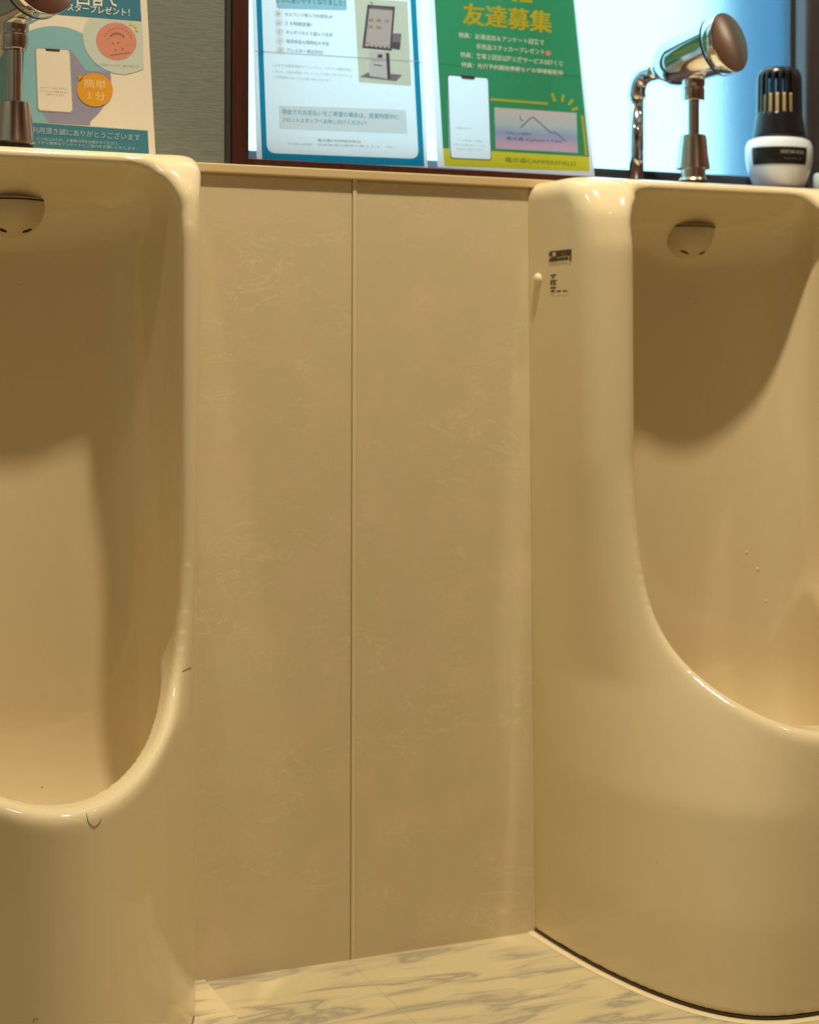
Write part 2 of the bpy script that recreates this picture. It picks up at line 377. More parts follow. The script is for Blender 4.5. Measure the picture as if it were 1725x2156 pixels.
    # relax, keeping the flat back and foot
    E1 = np.concatenate([Fq[:, [0, 1]], Fq[:, [1, 2]], Fq[:, [2, 3]], Fq[:, [3, 0]]])
    fix = (vert[:, 1] < -.003) | (vert[:, 2] < .008)
    for it in range(10):
        sm = np.zeros_like(vert); ct = np.zeros(n)
        np.add.at(sm, E1[:, 0], vert[E1[:, 1]]); np.add.at(ct, E1[:, 0], 1); np.add.at(sm, E1[:, 1], vert[E1[:, 0]]); np.add.at(ct, E1[:, 1], 1)
        tgt = sm/ct[:, None]; lam = .55 if it % 2 == 0 else -.56
        vert = np.where(fix[:, None], vert, vert+lam*(tgt-vert))
    vert[:, 1] *= -1                                   # v points into the room, -y
    me = bpy.data.meshes.new('urinal_body')
    Fq = Fq[:, ::-1]
    me.vertices.add(n); me.vertices.foreach_set('co', vert.ravel())
    me.loops.add(Fq.size); me.loops.foreach_set('vertex_index', Fq.ravel().astype(np.int32))
    me.polygons.add(len(Fq)); me.polygons.foreach_set('loop_start', np.arange(0, Fq.size, 4, dtype=np.int32))
    me.update(calc_edges=True); me.validate()
    me.polygons.foreach_set('use_smooth', [True]*len(Fq)); me.materials.append(M['porcelain'])
    return me
UML = build_urinal_mesh(.2095, .2195, False, .1575, .0004)
UMR = build_urinal_mesh(.2095, .2225, True, .1535, .0036)
def base_outline(off, p, m, d_, n=90, w_=.2095):
    t = np.linspace(0, math.pi, n); c = np.cos(t)
    return [(-(w_+off)*np.sign(a)*abs(a)**(2/p), -(d_+off)*math.sin(b)**(2/m)) for a, b in zip(c, t)]
def make_urinal(label, x, UM, plan):
    t = thing('urinal', label, 'urinal', (x, 0, 0), 'wall-hung porcelain urinals standing on the floor')
    b = bpy.data.objects.new('bowl', UM); COL.objects.link(b); b.parent = t
    # dark strip standing in for the shaded gap under the foot, and the pale bead of caulk around it
    o0, o1 = base_outline(-.006, *plan), base_outline(.0006, *plan)
    for nm, oa, h, mt in ([('foot_gap_shade', o1, .0038, M['gapshade'])] if UM is UMR else []):
        V = [(a, c, .0003) for a, c in oa]+[(a, c, h) for a, c in oa]; n = len(oa)
        mesh_obj(nm, V, [tuple(range(n))[::-1], tuple(range(n, 2*n))]+[(i, (i+1) % n, n+(i+1) % n, n+i) for i in range(n)], mt, t)
    sec = [(.0005, .0003), (.0005, .0012), (.002, .0016), (.0045, .0011), (.0055, .0003)]
    V = []; F = []
    kb = 1.9 if UM is UMR else 1.0
    for off, z in sec: V += [(a, c, z) for a, c in base_outline(off*kb, *plan)]
    n = 90
    for i in range(len(sec)-1):
        for k in range(n-1): F.append((i*n+k, i*n+k+1, (i+1)*n+k+1, (i+1)*n+k))
    mesh_obj('caulk_bead', V, F, M['caulk'], t, True)
    # spreader under the hood
    so = Vector((0, -.020, 0))
    s = lathe_obj('spreader', [(.0, .8985), (.034, .8980), (.0362, .8950), (.0362, .8905), (.0350, .884), (.0315, .8735), (.0270, .8670), (.018, .8600), (.0085, .8555), (.0, .8545)], M['spreader'], t, origin=so, n=72)
    lathe_obj('spreader_gap', [(.0355, .8962), (.0371, .8960), (.0371, .8945), (.0355, .8943)], M['dark'], s, origin=so, n=72)
    for sgn in (-1, 1):
        sl = [(sgn*.0085, -.020-.0178, .8600), (sgn*.0125, -.020-.0172, .8618), (sgn*.017, -.020-.0152, .8640), (sgn*.0205, -.020-.0125, .8660)]
        tube_obj('spreader_slot', sl, [.0006, .0016, .0016, .0005], M['dark'], s, 10)
    return t
uL = make_urinal('ivory porcelain urinal on the left, with a curled hair under its lip', XL_, UML, (1.25, 1.5, .362))
uR = make_urinal('ivory porcelain urinal on the right, with dark printed marks on its side, below the bottle', XR_, UMR, (4.2, 2.0, .364))

# cap and printed marks on the right urinal's side
from mathutils.bvhtree import BVHTree
bvh = BVHTree.FromPolygons([v.co.copy() for v in UMR.vertices], [tuple(p.vertices) for p in UMR.polygons])
def side_pt(x, y, off=.0):
    d = ray(x, y).normalized(); hit, nrm, _, _ = bvh.ray_cast(CAM-Vector((XR_, 0, 0)), d)
    return hit+nrm*off if hit is not None else Vector((-.22, -.1, .8))
c = side_pt(1134, 588)
lathe_obj('bolt_cap', [(.0075, -.002), (.0075, .0012), (.0066, .0034), (.0045, .0050), (.002, .0056), (.0, .0057)], M['porcelain'], uR, axis=Vector((-1, 0, 0)), origin=c, n=32)
def marks(name, polys, mat, parent):
    V, F = [], []
    for pl in polys:
        # finely divided strips so the ink follows the curved side
        (ax, ay), (bx, by), (cx, cy), (dx, dy) = pl; n = 6; i0 = len(V)
        for i in range(n+1):
            f = i/n
            V.append(side_pt(ax+(bx-ax)*f, ay+(by-ay)*f, .0006)); V.append(side_pt(dx+(cx-dx)*f, dy+(cy-dy)*f, .0006))
        for i in range(n): F.append((i0+2*i, i0+2*i+2, i0+2*i+3, i0+2*i+1))
    return mesh_obj(name, V, F, mat, parent)
def sq(x0, y0, x1, y1, sl=-.115): return [(x0, y0), (x1, y0+sl*(x1-x0)), (x1, y1+sl*(x1-x0)), (x0, y1)]
pl = [sq(1157, 531, 1164, 540), sq(1160, 529, 1173, 532), sq(1171, 528, 1204, 541.5), sq(1161, 541, 1172, 547), sq(1157, 545.5, 1197, 552)]
marks('printed_emblem', pl, M['print'], uR)
marks('printed_emblem', [sq(1174, 534, 1199, 540), sq(1200, 538, 1204, 550)], M['printlight'], uR)
pt = [sq(1160, 578.5, 1172, 582), sq(1163, 583, 1168, 586), sq(1160, 591, 1173, 594), sq(1160, 594, 1163, 600), sq(1165, 595, 1171, 600), sq(1160, 605, 1172, 608.5),
      sq(1161, 611, 1169, 615), sq(1173, 612, 1182, 615.5), sq(1186, 612, 1195, 615)]
marks('printed_text', pt, M['print'], uR)

# marble border strips beside the foot of each urinal
aw = XL_+.2095+.0085
flat('trim_5', [(-.1935, -.0005), (-.1812, -.0005), (-.1795, -.36), (-.30, -.36), (-.222, -.10)], .0035, M['slab'])

# ------------------------------------------------------------------ flush valves
AX = Vector((.35, -.90, .19)).normalized()
def make_valve(label, x):
    t = thing('flush_valve', label, 'flush valve', (x, -.035, .9478), 'chrome push-button flush valves on the urinals')
    Z = lambda z: z-.9478
    ct = Vector((0, 0, Z(1.116)))
    lathe_obj('valve_body', [(.0, -.052), (.012, -.052), (.019, -.050), (.0265, -.044), (.031, -.034), (.0325, -.022), (.0335, .010), (.0350, .034), (.0352, .0375), (.0, .0375)], M['chrome'], t, AX, ct)
    b = lathe_obj('push_button', [(.0, .0410), (.0382, .0410), (.0389, .0422), (.0392, .0560), (.0388, .0575), (.0374, .0582), (.0, .0586)], M['chrome'], t, AX, ct)
    lathe_obj('button_gasket', [(.0, .0374), (.0378, .0374), (.0386, .0380), (.0386, .0405), (.0378, .0411), (.0, .0411)], M['rubber'], b, AX, ct)
    # union ring, outlet, elbow, standing pipe
    lathe_obj('union_ring', [(.0, -.058), (.0148, -.058), (.0156, -.0565), (.0156, -.0505), (.0, -.050)], M['chrome'], t, AX, ct)
    e0 = ct-AX*.055; e1 = ct-AX*.094
    down = Vector((0, 0, -1)); pts = [e0, e0.lerp(e1, .35), e0.lerp(e1, .55)]
    p1 = e0.lerp(e1, .55); corner = e1; p2 = corner+down*.022
    for k in range(1, 13):
        f = k/12; pts.append(p1*(1-f)**2+corner*2*f*(1-f)+p2*f*f)
    tube_obj('elbow', pts, [.0112]*3+[.0118]*12, M['chrome'], t)
    lathe_obj('elbow_ring', [(.0, -.028), (.0098, -.028), (.0124, -.024), (.0128, -.021), (.0, -.0205)], M['brushed'], t, origin=corner)
    tube_obj('supply_pipe', [corner+down*.024, Vector((corner.x, corner.y, Z(1.0))), Vector((corner.x, corner.y, Z(.9587)))], .0097, M['chrome'], t)
    # neck
    lathe_obj('neck_nut', [(.0, Z(1.0585)), (.0138, Z(1.0585)), (.0146, Z(1.0600)), (.0146, Z(1.0740)), (.0138, Z(1.0752)), (.0138, Z(1.077)), (.0150, Z(1.079)), (.0150, Z(1.092)), (.0, Z(1.092))], M['chrome'], t)
    lathe_obj('neck_pipe', [(.0077, Z(1.0600)), (.0077, Z(.956))], M['chrome'], t)
    lathe_obj('cone_cover', [(.0, Z(1.0145)), (.0145, Z(1.0145)), (.0163, Z(1.0135)), (.0170, Z(1.0105)), (.0218, Z(.9705)), (.0, Z(.9705))], M['brushed'], t)
    lathe_obj('collar', [(.0, Z(.972)), (.0160, Z(.972)), (.0162, Z(.959)), (.0190, Z(.9550)), (.0, Z(.9550))], M['brushed'], t)
    lathe_obj('foot_gasket', [(.0, Z(.9552)), (.0200, Z(.9552)), (.0205, Z(.9478)), (.0, Z(.9476))], M['rubber'], t)
    return t
vR = make_valve('chrome flush valve in front of the bright window, on the right urinal beside the bottle', XR_)
vL = copy_tree(vR); vL.location = (XL_, -.035, .9478)
vL['label'] = 'chrome flush valve at the left photo edge, on the left urinal before the blue poster'
for ch in COL.objects:
    if ch.parent == vL and ch.name.startswith(('cone_cover',)): ch.location = (0, 0, -.0128)
    if ch.parent == vL and ch.name.startswith(('collar',)): ch.location = (0, 0, -.0005)

# ------------------------------------------------------------------ posters
class Sheet:
    """one printed sheet: a thin paper slab with printed areas and lettering as faces of the same mesh"""
    def __init__(s, Y, k): s.Y, s.k, s.V, s.F, s.fm, s.mats = Y, k, [], [], [], []
    def mi(s, m):
        if m not in s.mats: s.mats.append(m)
        return s.mats.index(m)
    def P(s, x, y, lay): return at(x, y, s.Y-.00012*lay, s.k)
    def poly(s, pts, m, lay=1):
        i = len(s.V); s.V += [s.P(x, y, lay) for x, y in pts]; s.F.append(tuple(range(i, i+len(pts)))); s.fm.append(s.mi(m))
    def slab(s, pts, m, th=.0006):
        n = len(pts); i = len(s.V); s.V += [s.P(x, y, 0) for x, y in pts]; s.V += [v+Vector((0, th, 0)) for v in s.V[i:i+n]]
        s.F += [tuple(range(i, i+n)), tuple(range(i+n, i+2*n))[::-1]]+[(i+k, i+n+k, i+n+(k+1) % n, i+(k+1) % n) for k in range(n)]; s.fm += [s.mi(m)]*(n+2)
    def ring(s, outer, inner, m, lay=1):
        n = len(outer)
        for k in range(n):
            s.poly([outer[k], outer[(k+1) % n], inner[(k+1) % n], inner[k]], m, lay)
    def line(s, x0, y0, x1, y1, wd, m, lay=1):
        d = math.hypot(x1-x0, y1-y0); nx, ny = -(y1-y0)/d*wd/2, (x1-x0)/d*wd/2
        s.poly([(x0+nx, y0+ny), (x1+nx, y1+ny), (x1-nx, y1-ny), (x0-nx, y0-ny)], m, lay)
    def ell(s, cx, cy, rx, ry, m, lay=1, rot=0, a0=0, a1=360, n=48):
        q = []
        full = (a1-a0) >= 360
        for k in range(n if full else n+1):
            a = R(a0+(a1-a0)*k/n); x, y = rx*math.cos(a), ry*math.sin(a); q.append((cx+x*math.cos(rot)-y*math.sin(rot), cy+x*math.sin(rot)+y*math.cos(rot)))
        s.poly(q, m, lay)
    def text(s, st, x0, y0, x1, y1, hpx, m, lay=2, bold=0.0):
        """letters between baseline pixels (x0,y0)-(x1,y1), hpx tall"""
        cu = bpy.data.curves.new('lettering', 'FONT'); cu.body = st; cu.resolution_u = 2; cu.offset = bold
        o = bpy.data.objects.new('lettering', cu); COL.objects.link(o); dg = bpy.context.evaluated_depsgraph_get()
        me = bpy.data.meshes.new_from_object(o.evaluated_get(dg)); bpy.data.objects.remove(o); bpy.data.curves.remove(cu)
        if not len(me.vertices): return
        co = np.array([v.co[:] for v in me.vertices]); mn, mx_ = co.min(0), co.max(0)
        L = math.hypot(x1-x0, y1-y0); ex, ey = (x1-x0)/L, (y1-y0)/L; sx = L/(mx_[0]-mn[0]); sy = hpx/(mx_[1]-mn[1]); i = len(s.V)
        for c_ in co:
            a, b = (c_[0]-mn[0])*sx, (c_[1]-mn[1])*sy
            s.V.append(s.P(x0+ex*a-.03*b*0, y0+ey*a-b, lay))
        for p in me.polygons: s.F.append(tuple(i+v for v in p.vertices)); s.fm.append(s.mi(m))
        bpy.data.meshes.remove(me)
    def build(s, name, label, cat, group):
        c = sum((Vector(v) for v in s.V), Vector())/len(s.V); zmin = min(v.z for v in s.V); c.z = zmin
        o = mesh_obj(name, [v-c for v in s.V], s.F, None, mats=s.mats, fm=s.fm); o.location = c
        return tag(o, label, cat, group)
GP = 'printed posters standing along the ledge'
# -- left poster on the grey wall covering
W0 = paper('poster_cream', (.80, .76, .66)); T0 = paper('poster_teal', (.055, .215, .32)); LB = paper('poster_sky', (.235, .49, .58)); LV = paper('poster_violet', (.30, .30, .46))
PB = paper('poster_pale_blue', (.56, .66, .62)); PK = paper('poster_salmon', (.66, .29, .22)); OR = paper('poster_orange', (.72, .36, .035)); OT = paper('poster_peach', (.86, .60, .30))
WT = paper('poster_white', (.86, .86, .80)); SK = paper('poster_black', (.06, .055, .05)); GY = paper('poster_grey', (.42, .42, .38)); BR = paper('poster_brown', (.34, .19, .12)); YL = paper('poster_gold', (.80, .52, .08)); LT = paper('poster_pale_teal', (.42, .56, .60))
s = Sheet(.0030, 0)
s.slab([(-80, 303), (328, 331), (296, -235), (-108, -262)], W0, .0009)
def qd(x0, y0, x1, y1, sl=.075, lean=.05): return [(x0-lean*(300-y0)*0, y0), (x1, y0+sl*(x1-x0)), (x1+lean*(y1-y0), y1+sl*(x1-x0)), (x0+lean*(y1-y0), y1)]
s.poly([(-60, 17), (298, 45), (284, -190), (-75, -215)], T0)
s.poly([(-45, 250), (311, 275), (314, 327), (-40, 303)], T0)
# big disc: sky left, violet right, clipped by the lower band
cx, cy, rx, ry = 112, 168, 122, 113
pts = [(cx+rx*math.cos(R(a)), cy+ry*math.sin(R(a))) for a in np.linspace(-230, 50, 60)]
s.poly([p for p in pts]+[(190, 264), (35, 255)], LB, 1)
s.poly([(148, 104), (182, 148)]+[(cx+rx*math.cos(R(a)), cy+ry*math.sin(R(a))) for a in np.linspace(-8, 50, 24)]+[(190, 264), (104, 258), (84, 230), (120, 214)], LV, 2)
s.poly([(x_, y_) for x_, y_ in [(188, 39), (180, 50), (174, 70), (176, 92), (184, 112), (200, 132), (218, 145), (240, 154), (262, 157), (284, 152), (303, 145), (299, 46)]], PB, 3)
s.ell(245, 87, 43, 39, PK, 4, R(18))
for k in range(13):
    a = R(205+k*11.5); s.ell(248+30*math.cos(a), 88+29*math.sin(a), 1.3, 1.8, BR, 5)
for k in range(9):
    a = R(215+k*13.5); s.line(246+17*math.cos(a), 85+15*math.sin(a), 246+17*math.cos(a+.24), 85+15*math.sin(a+.24), 4.2, BR, 5)
for x_, y_, rx_, ry_ in [(238, 91, 2, 1.6), (249, 90, 2.4, 1.8), (228, 81, 1.8, 1.4), (243, 105, 2, 2), (258, 103, 1.8, 2.6), (270, 95, 1.2, 1.2)]: s.ell(x_, y_, rx_, ry_, BR, 5)
s.line(232, 116, 274, 111, 2, BR, 5)
for x_, y_ in [(275, 51), (284, 56), (288, 64)]: s.ell(x_, y_, 4, 2.4, YL, 5, R(35))
s.text('※写真はイメージです。実際と異なります', 211, 138, 294, 142, 4.5, GY, 5)
# phone outline (its square code is left out)
s.poly([(74, 106), (78, 100), (143, 104), (148, 110), (154, 232), (149, 238), (84, 234), (79, 229)], GY, 4)
s.poly([(76, 107), (79, 102), (142, 106), (146, 111), (152, 231), (148, 236), (85, 232), (81, 228)], W0, 5)
s.poly([(95, 102), (127, 104), (125, 109), (97, 107)], SK, 6)
s.text('★アンケートはこちらから', 85, 186, 142, 189, 4, GY, 6); s.text('かんたん１分で回答できます', 84, 193, 143, 197, 4, GY, 6); s.text('ご協力ください', 95, 200, 134, 203, 4, GY, 6)
s.ell(200, 189, 38, 35, OR, 6, R(12)); s.poly([(163, 158), (178, 160), (168, 172)], OR, 6)
s.text('簡単', 176, 185, 223, 188, 19, OT, 7, .012); s.text('１分', 182, 209, 222, 212, 17, OT, 7, .01)
s.text('アンケート回答で', 10, 0, 250, 16, 36, WT, 4, .012)
s.text('竜の森特製コースタープレゼント！', 30, 13, 273, 35, 17, WT, 4, .008)
s.text('ご利用頂き誠にありがとうございます', 55, 279, 295, 297, 14, LT, 4)
s.text('サービス向上のため、お客様の声をお聞かせください。', 62, 294, 250, 306, 7, LT, 4); s.text('コードから簡単なアンケートにご協力をお願いいたします。', 62, 302, 288, 317, 7, LT, 4)
s.build('poster', 'poster with a blue disc and orange speech bubble on the grey wall', 'poster', GP)
# -- kiosk poster against the window
TR = .70
W1 = paper('sheet_white', (.95, .93, .94), TR); T1 = paper('sheet_teal', (.02, .33, .50), TR); IV = paper('sheet_ivory', (.74, .71, .55), TR); PT = paper('sheet_pale_teal', (.42, .68, .76), TR); PG = paper('sheet_pale_grey', (.84, .87, .89), TR)
SC = paper('sheet_screen', (.66, .78, 1.0), .35)
TX = paper('sheet_teal_ink', (.06, .38, .50), .2); BK = paper('sheet_black_ink', (.10, .11, .14), .1); DG = paper('sheet_slate', (.10, .12, .19), .1); MG = paper('sheet_grey_ink', (.42, .46, .50), .2); SL = paper('sheet_violet_grey', (.23, .25, .40), .2); OL = paper('sheet_olive', (.42, .42, .30), .2); PR = paper('sheet_pink', (.75, .35, .48), .2); CR = paper('sheet_crease', (.50, .52, .52), .3); TC = paper('sheet_teal_crease', (.02, .22, .34), .3)
s = Sheet(.018, .05)
s.slab([(541, 339.5), (901, 353), (877, -165), (526, -185)], W1)
def rr(p, rad, n=8):
    """rounded quad through pixel corners p"""
    out = []
    for i in range(4):
        a, b, c_ = Vector((*p[i-1], 0)), Vector((*p[i], 0)), Vector((*p[(i+1) % 4], 0)); q0 = b+(a-b).normalized()*rad; q1 = b+(c_-b).normalized()*rad
        for k in range(n+1):
            f = k/n; q = q0*(1-f)**2+b*2*f*(1-f)+q1*f*f; out.append((q.x, q.y))
    return out
def sharp(p, n=8):
    out = []
    for i in range(4): out += [p[i]]*(n+1)
    return out
oq = [(552, 338.5), (894, 351), (868, -155), (533, -175)]; iq = [(562.5, 322), (882, 334.5), (857, -145), (545, -163)]
ro, ri = rr(oq, .01), rr(iq, 19)
s.ring(ro, ri, T1, 1)
s.poly(rr([(583, 18), (731, 22), (729, -8), (580, -12)], 6), PT, 1)
s.text('さらに使いやすくなりました！', 581, 5, 727, 13, 13, BK, 2)
for k, st in enumerate(['セルフレジ導入で利便性UP', '２４時間営業！', 'タッチパネルで選んで決済', '販売商品も随時拡大予定', 'アレルギー表記対応']):
    y_ = 29+k*19; x_ = 586+k*1.1
    n = 28; o_ = [(x_+8.6*math.cos(2*math.pi*j/n), y_+8.6*math.sin(2*math.pi*j/n)) for j in range(n)]; s.poly(o_, PG, 1)
    s.text(str(k+1), x_-1.5, y_+2.5, x_+1.5, y_+2.6, 5, MG, 2)
    wdt = [100, 56, 98, 90, 76][k]; s.text(st, x_+14, y_+4.5, x_+14+wdt, y_+5.5+wdt*.055, 8, BK, 2)
s.text('これまでの自動販売機がリニューアルし、セルフレジ機能を導入', 574, 140, 742, 150, 6, MG, 2); s.text('しました。お会計は現金・キャッシュレスが使いやすくなりました', 575, 153, 742, 163, 6, MG, 2); s.text('２４時間営業のためいつでもお買い求めいただけます。', 576, 165, 698, 173, 6, MG, 2)
# ivory picture with the self-service kiosk
s.poly([(746, -4), (858, 3), (866, 181), (756, 173)], IV, 1)
s.poly([(774, 10), (832, 14), (825, 107), (763, 101)], DG, 2); s.poly([(778, 18), (827, 22), (821, 102), (769, 97)], SC, 3); s.line(781, 16, 826, 19.5, 3, SL, 4)
for x_, y_, m_ in [(782, 42, OL), (798, 43, OL), (815, 44, MG), (781, 56, MG), (798, 58, OL)]: s.poly([(x_-5, y_-3), (x_+5, y_-2.5), (x_+5, y_+3), (x_-5, y_+2.5)], m_, 4)
s.line(769, 89, 778, 89.5, 3, PR, 4)
for k in range(5): s.line(777+9.3*k, 97+.6*k, 779.5+9.3*k, 97.3+.6*k, 5, DG, 4)
s.poly(rr([(828, 70), (846, 71), (842, 105), (825, 102)], 3), SL, 3); s.poly([(826, 88), (844, 90), (842, 104), (825, 102)], DG, 4)
s.poly([(779, 105), (822, 108), (821, 113), (782, 110)], PG, 3); s.poly([(778, 110), (815, 112), (818, 163), (779, 160)], SC, 3); s.poly([(813, 111), (820, 112), (823, 166), (816, 166)], BK, 4)
s.poly([(796, 114), (806, 114.6), (805, 122), (795, 121.4)], DG, 4); s.line(782, 126, 813, 128, 1.4, MG, 4); s.line(787, 136, 804, 138, 2.4, SL, 4)
s.poly([(757, 162), (777, 152), (779, 160), (816, 166), (823, 166), (823, 155), (847, 158), (834, 171)], SL, 2)
s.poly([(778, 18-14), (784, 4.5), (787, 9), (781, 9)], OL, 3)
s.poly([(587, 222), (855, 231), (858, 282), (588, 271)], PG, 1)
s.text('現金でのお支払いをご希望の場合は、営業時間中に', 594, 240, 840, 252, 11, TX, 2); s.text('フロントスタッフへお申し付けください！', 594, 257, 772, 264, 10, TX, 2)
s.text('竜の森CAMPERSFIELD', 669, 298, 760, 301, 6, BK, 2); s.text('〒506-0000　森林管理公園竜の森１２３　TEL', 605, 305, 830, 312, 5, MG, 2)
s.line(537, 107.5, 882, 129.5, 1.5, CR, 3); s.line(546, 108.3, 557, 109, 1.8, TC, 4); s.line(875, 130.8, 886, 131.4, 1.8, TC, 4)
s.build('poster', 'white poster with a teal border and a pictured kiosk, leaning on the window', 'poster', GP)
# -- green poster against the window
GR = paper('sheet_green', (.055, .33, .155), TR*.7); YE = paper('sheet_yellow', (.72, .68, .055), TR*.7); GD = paper('sheet_green_crease', (.03, .22, .11), .2); CW = paper('sheet_letter_white', (.85, .92, .90), .3); GI = paper('sheet_green_ink', (.10, .30, .05), .1); RD = paper('sheet_red_ink', (.75, .30, .25), .2)
def grad_paper():
    m, t, p = nt('sheet_pastel_picture'); tc = t.nodes.new('ShaderNodeTexCoord'); sx = t.nodes.new('ShaderNodeSeparateXYZ'); t.links.new(tc.outputs['Object'], sx.inputs[0])
    n = t.nodes.new('ShaderNodeTexNoise'); n.inputs['Scale'].default_value = 14; t.links.new(tc.outputs['Object'], n.inputs[0])
    ad = t.nodes.new('ShaderNodeMath'); ad.operation = 'MULTIPLY_ADD'; ad.inputs[1].default_value = .014; t.links.new(n.outputs[0], ad.inputs[0]); t.links.new(sx.outputs[2], ad.inputs[2])
    mr = t.nodes.new('ShaderNodeMapRange'); mr.inputs[1].default_value = .034; mr.inputs[2].default_value = .088; t.links.new(ad.outputs[0], mr.inputs[0])
    r = ramp(t, [(0, (.60, .58, .95)), (.18, (.66, .52, .92)), (.42, (.34, .50, 1.0)), (.65, (.52, .72, 1.0)), (1, (.70, .70, .92))]); t.links.new(mr.outputs[0], r.inputs[0]); t.links.new(r.outputs[0], p.inputs['Base Color'])
    tr = t.nodes.new('ShaderNodeBsdfTranslucent'); t.links.new(r.outputs[0], tr.inputs[0]); mx = t.nodes.new('ShaderNodeMixShader'); mx.inputs[0].default_value = .3
    p.inputs['Roughness'].default_value = .3
    t.links.new(p.outputs[0], mx.inputs[1]); t.links.new(tr.outputs[0], mx.inputs[2]); t.links.new(mx.outputs[0], t.nodes['Material Output'].inputs[0]); return m
PA = grad_paper(); IB = paper('sheet_indigo_ink', (.16, .17, .38), .1)
s = Sheet(.014, .05)
s.slab([(922, 352), (1253, 373), (1197, -150), (897, -165)], W1)
pho = rr([(941.5, 156.5), (1028.5, 163.5), (1035.5, 338), (948.5, 334)], 7); phi = rr([(943.5, 158.5), (1027.5, 165), (1034, 336), (950, 332)], 6)
pL = (946.5, 312.8); pR = (1034.6, 318)
ring_up = pho[0:9]+pho[9:18]                        # top left and top right corners
s.poly([(915, 0), (906, -145), (1194, -130), (1208, 0), (1241, 330), pR]+ring_up[::-1]+[pL, (933, 312)], GR, 1)
s.poly([(933, 312), pL]+[pho[27+k] for k in range(8, -1, -1)]+[pho[18+k] for k in range(8, -1, -1)]+[pR, (1241, 330), (1242, 361), (936, 350)], YE, 1)
s.text('LINE', 1004, -4, 1121, 6, 28, YE, 2, .03)
[s.text('友達募集', 976+dx_, 51+dy_, 1161+dx_, 70+dy_, 45, YE, 2+.4*q_, .0) for q_, (dx_, dy_) in enumerate([(-1.5, -.7), (1.5, -.7), (-1.5, .7), (1.5, .7), (0, 0)])]
for st, x0, y0, x1, y1 in [('特典：友達追加＆アンケート回答で', 966, 79, 1146, 95.5), ('非売品ステッカープレゼント', 1003, 103, 1147, 115.5), ('特典：来場２回目以降に使サービスGETくじ', 970, 120.5, 1186, 139.5), ('特典：先行予約開始情報などお得情報配信', 972, 141.5, 1186, 160)]:
    s.text(st, x0, y0, x1, y1, 11.5, CW, 2, .012)
s.ell(1154.5, 112, 5.5, 5.5, RD, 2)
s.line(926, 135, 1224, 162, 1.6, GD, 2)
s.ring(pho, phi, SK, 2); s.poly([(968, 158), (1001, 160.5), (999, 168), (974, 166)], SK, 4)
s.text('友達追加はこちら', 960, 271, 993, 273, 4.5, MG, 4); s.text('コードを読み取って友達追加', 964, 297, 1017, 300, 4.5, MG, 4); s.text('お申し込みの際に表示してください', 957, 306, 1023, 310, 4.5, MG, 4); s.text('受付にてご提示ください', 961, 316, 1019, 318, 4.5, MG, 4)
s.line(1033, 209, 1154, 218.5, 5, YE, 2)
for a_ in [(1163, 196, 1169, 214), (1187, 199, 1184, 214), (1206, 209, 1198, 221), (1217, 227, 1205, 232)]: s.line(*a_, 5.5, YE, 3)
s.line(1226, 243, 1235, 327, 5, YE, 2)
s.poly([(1041, 226), (1214, 238), (1217, 322), (1044, 313)], PA, 2)
for a_ in [(1096, 269, 1119, 247), (1119, 247, 1124, 247), (1124, 247, 1162, 280), (1162, 280, 1168, 277), (1168, 277, 1193, 298)]: s.line(*a_, 2.2, SL, 4)
s.line(1095, 244, 1097, 251, 2, SL, 4); s.line(1097, 251, 1101, 255, 2, SL, 4)
s.text('すばらしい自然の', 1065, 282, 1119, 285, 6, IB, 4); s.text('竜の森 Camper\u2019s Field', 1066, 296, 1184, 302, 9, IB, 4)
s.text('竜の森CAMPERSFIELD', 1064, 341, 1213, 350, 10.5, GI, 3)
s.build('poster', 'green and yellow poster with a white phone outline, leaning on the window', 'poster', GP)

# ------------------------------------------------------------------ air freshener bottle on the sill
bY = .036; bc = at(1641, 300, bY); bx = bc.x; bz = .9587
t = thing('air_freshener', 'white bottle with a black slotted cap and black label, on the window sill', 'air freshener', (bx, bY, bz))
BK_ = 1.08
prof = [(.0, .0), (.030, .0), (.0335, .002), (.0370, .010), (.0415, .024), (.0445, .038), (.0452, .050), (.0445, .059), (.0415, .0655), (.036, .0685), (.033, .070), (.0, .070)]
ZS = 1.0
def sx(o, f=.82):
    for v in o.data.vertices: v.co.y *= f
    return o
sx(lathe_obj('bottle_body', [(r*BK_, h_*ZS) for r, h_ in prof], M['white'], t, n=96))
V, F = [], []
def body_r(h_): return BK_*np.interp(h_, [p[1] for p in prof[1:-1]], [p[0] for p in prof[1:-1]])
facing = math.atan2(CAM.y-bY, CAM.x-bx)
NA, NB = 40, 8
for i in range(NA+1):
    for j in range(NB+1):
        a = facing+R(-46+104*i/NA); h_ = .0305+.0235*j/NB; r_ = body_r(h_)+.0006; V.append((r_*math.cos(a), r_*math.sin(a)*.82, h_))
for i in range(NA):
    for j in range(NB): F.append((i*(NB+1)+j, (i+1)*(NB+1)+j, (i+1)*(NB+1)+j+1, i*(NB+1)+j+1))
lab = mesh_obj('label_band', V, F, M['labelblack'], t, True)
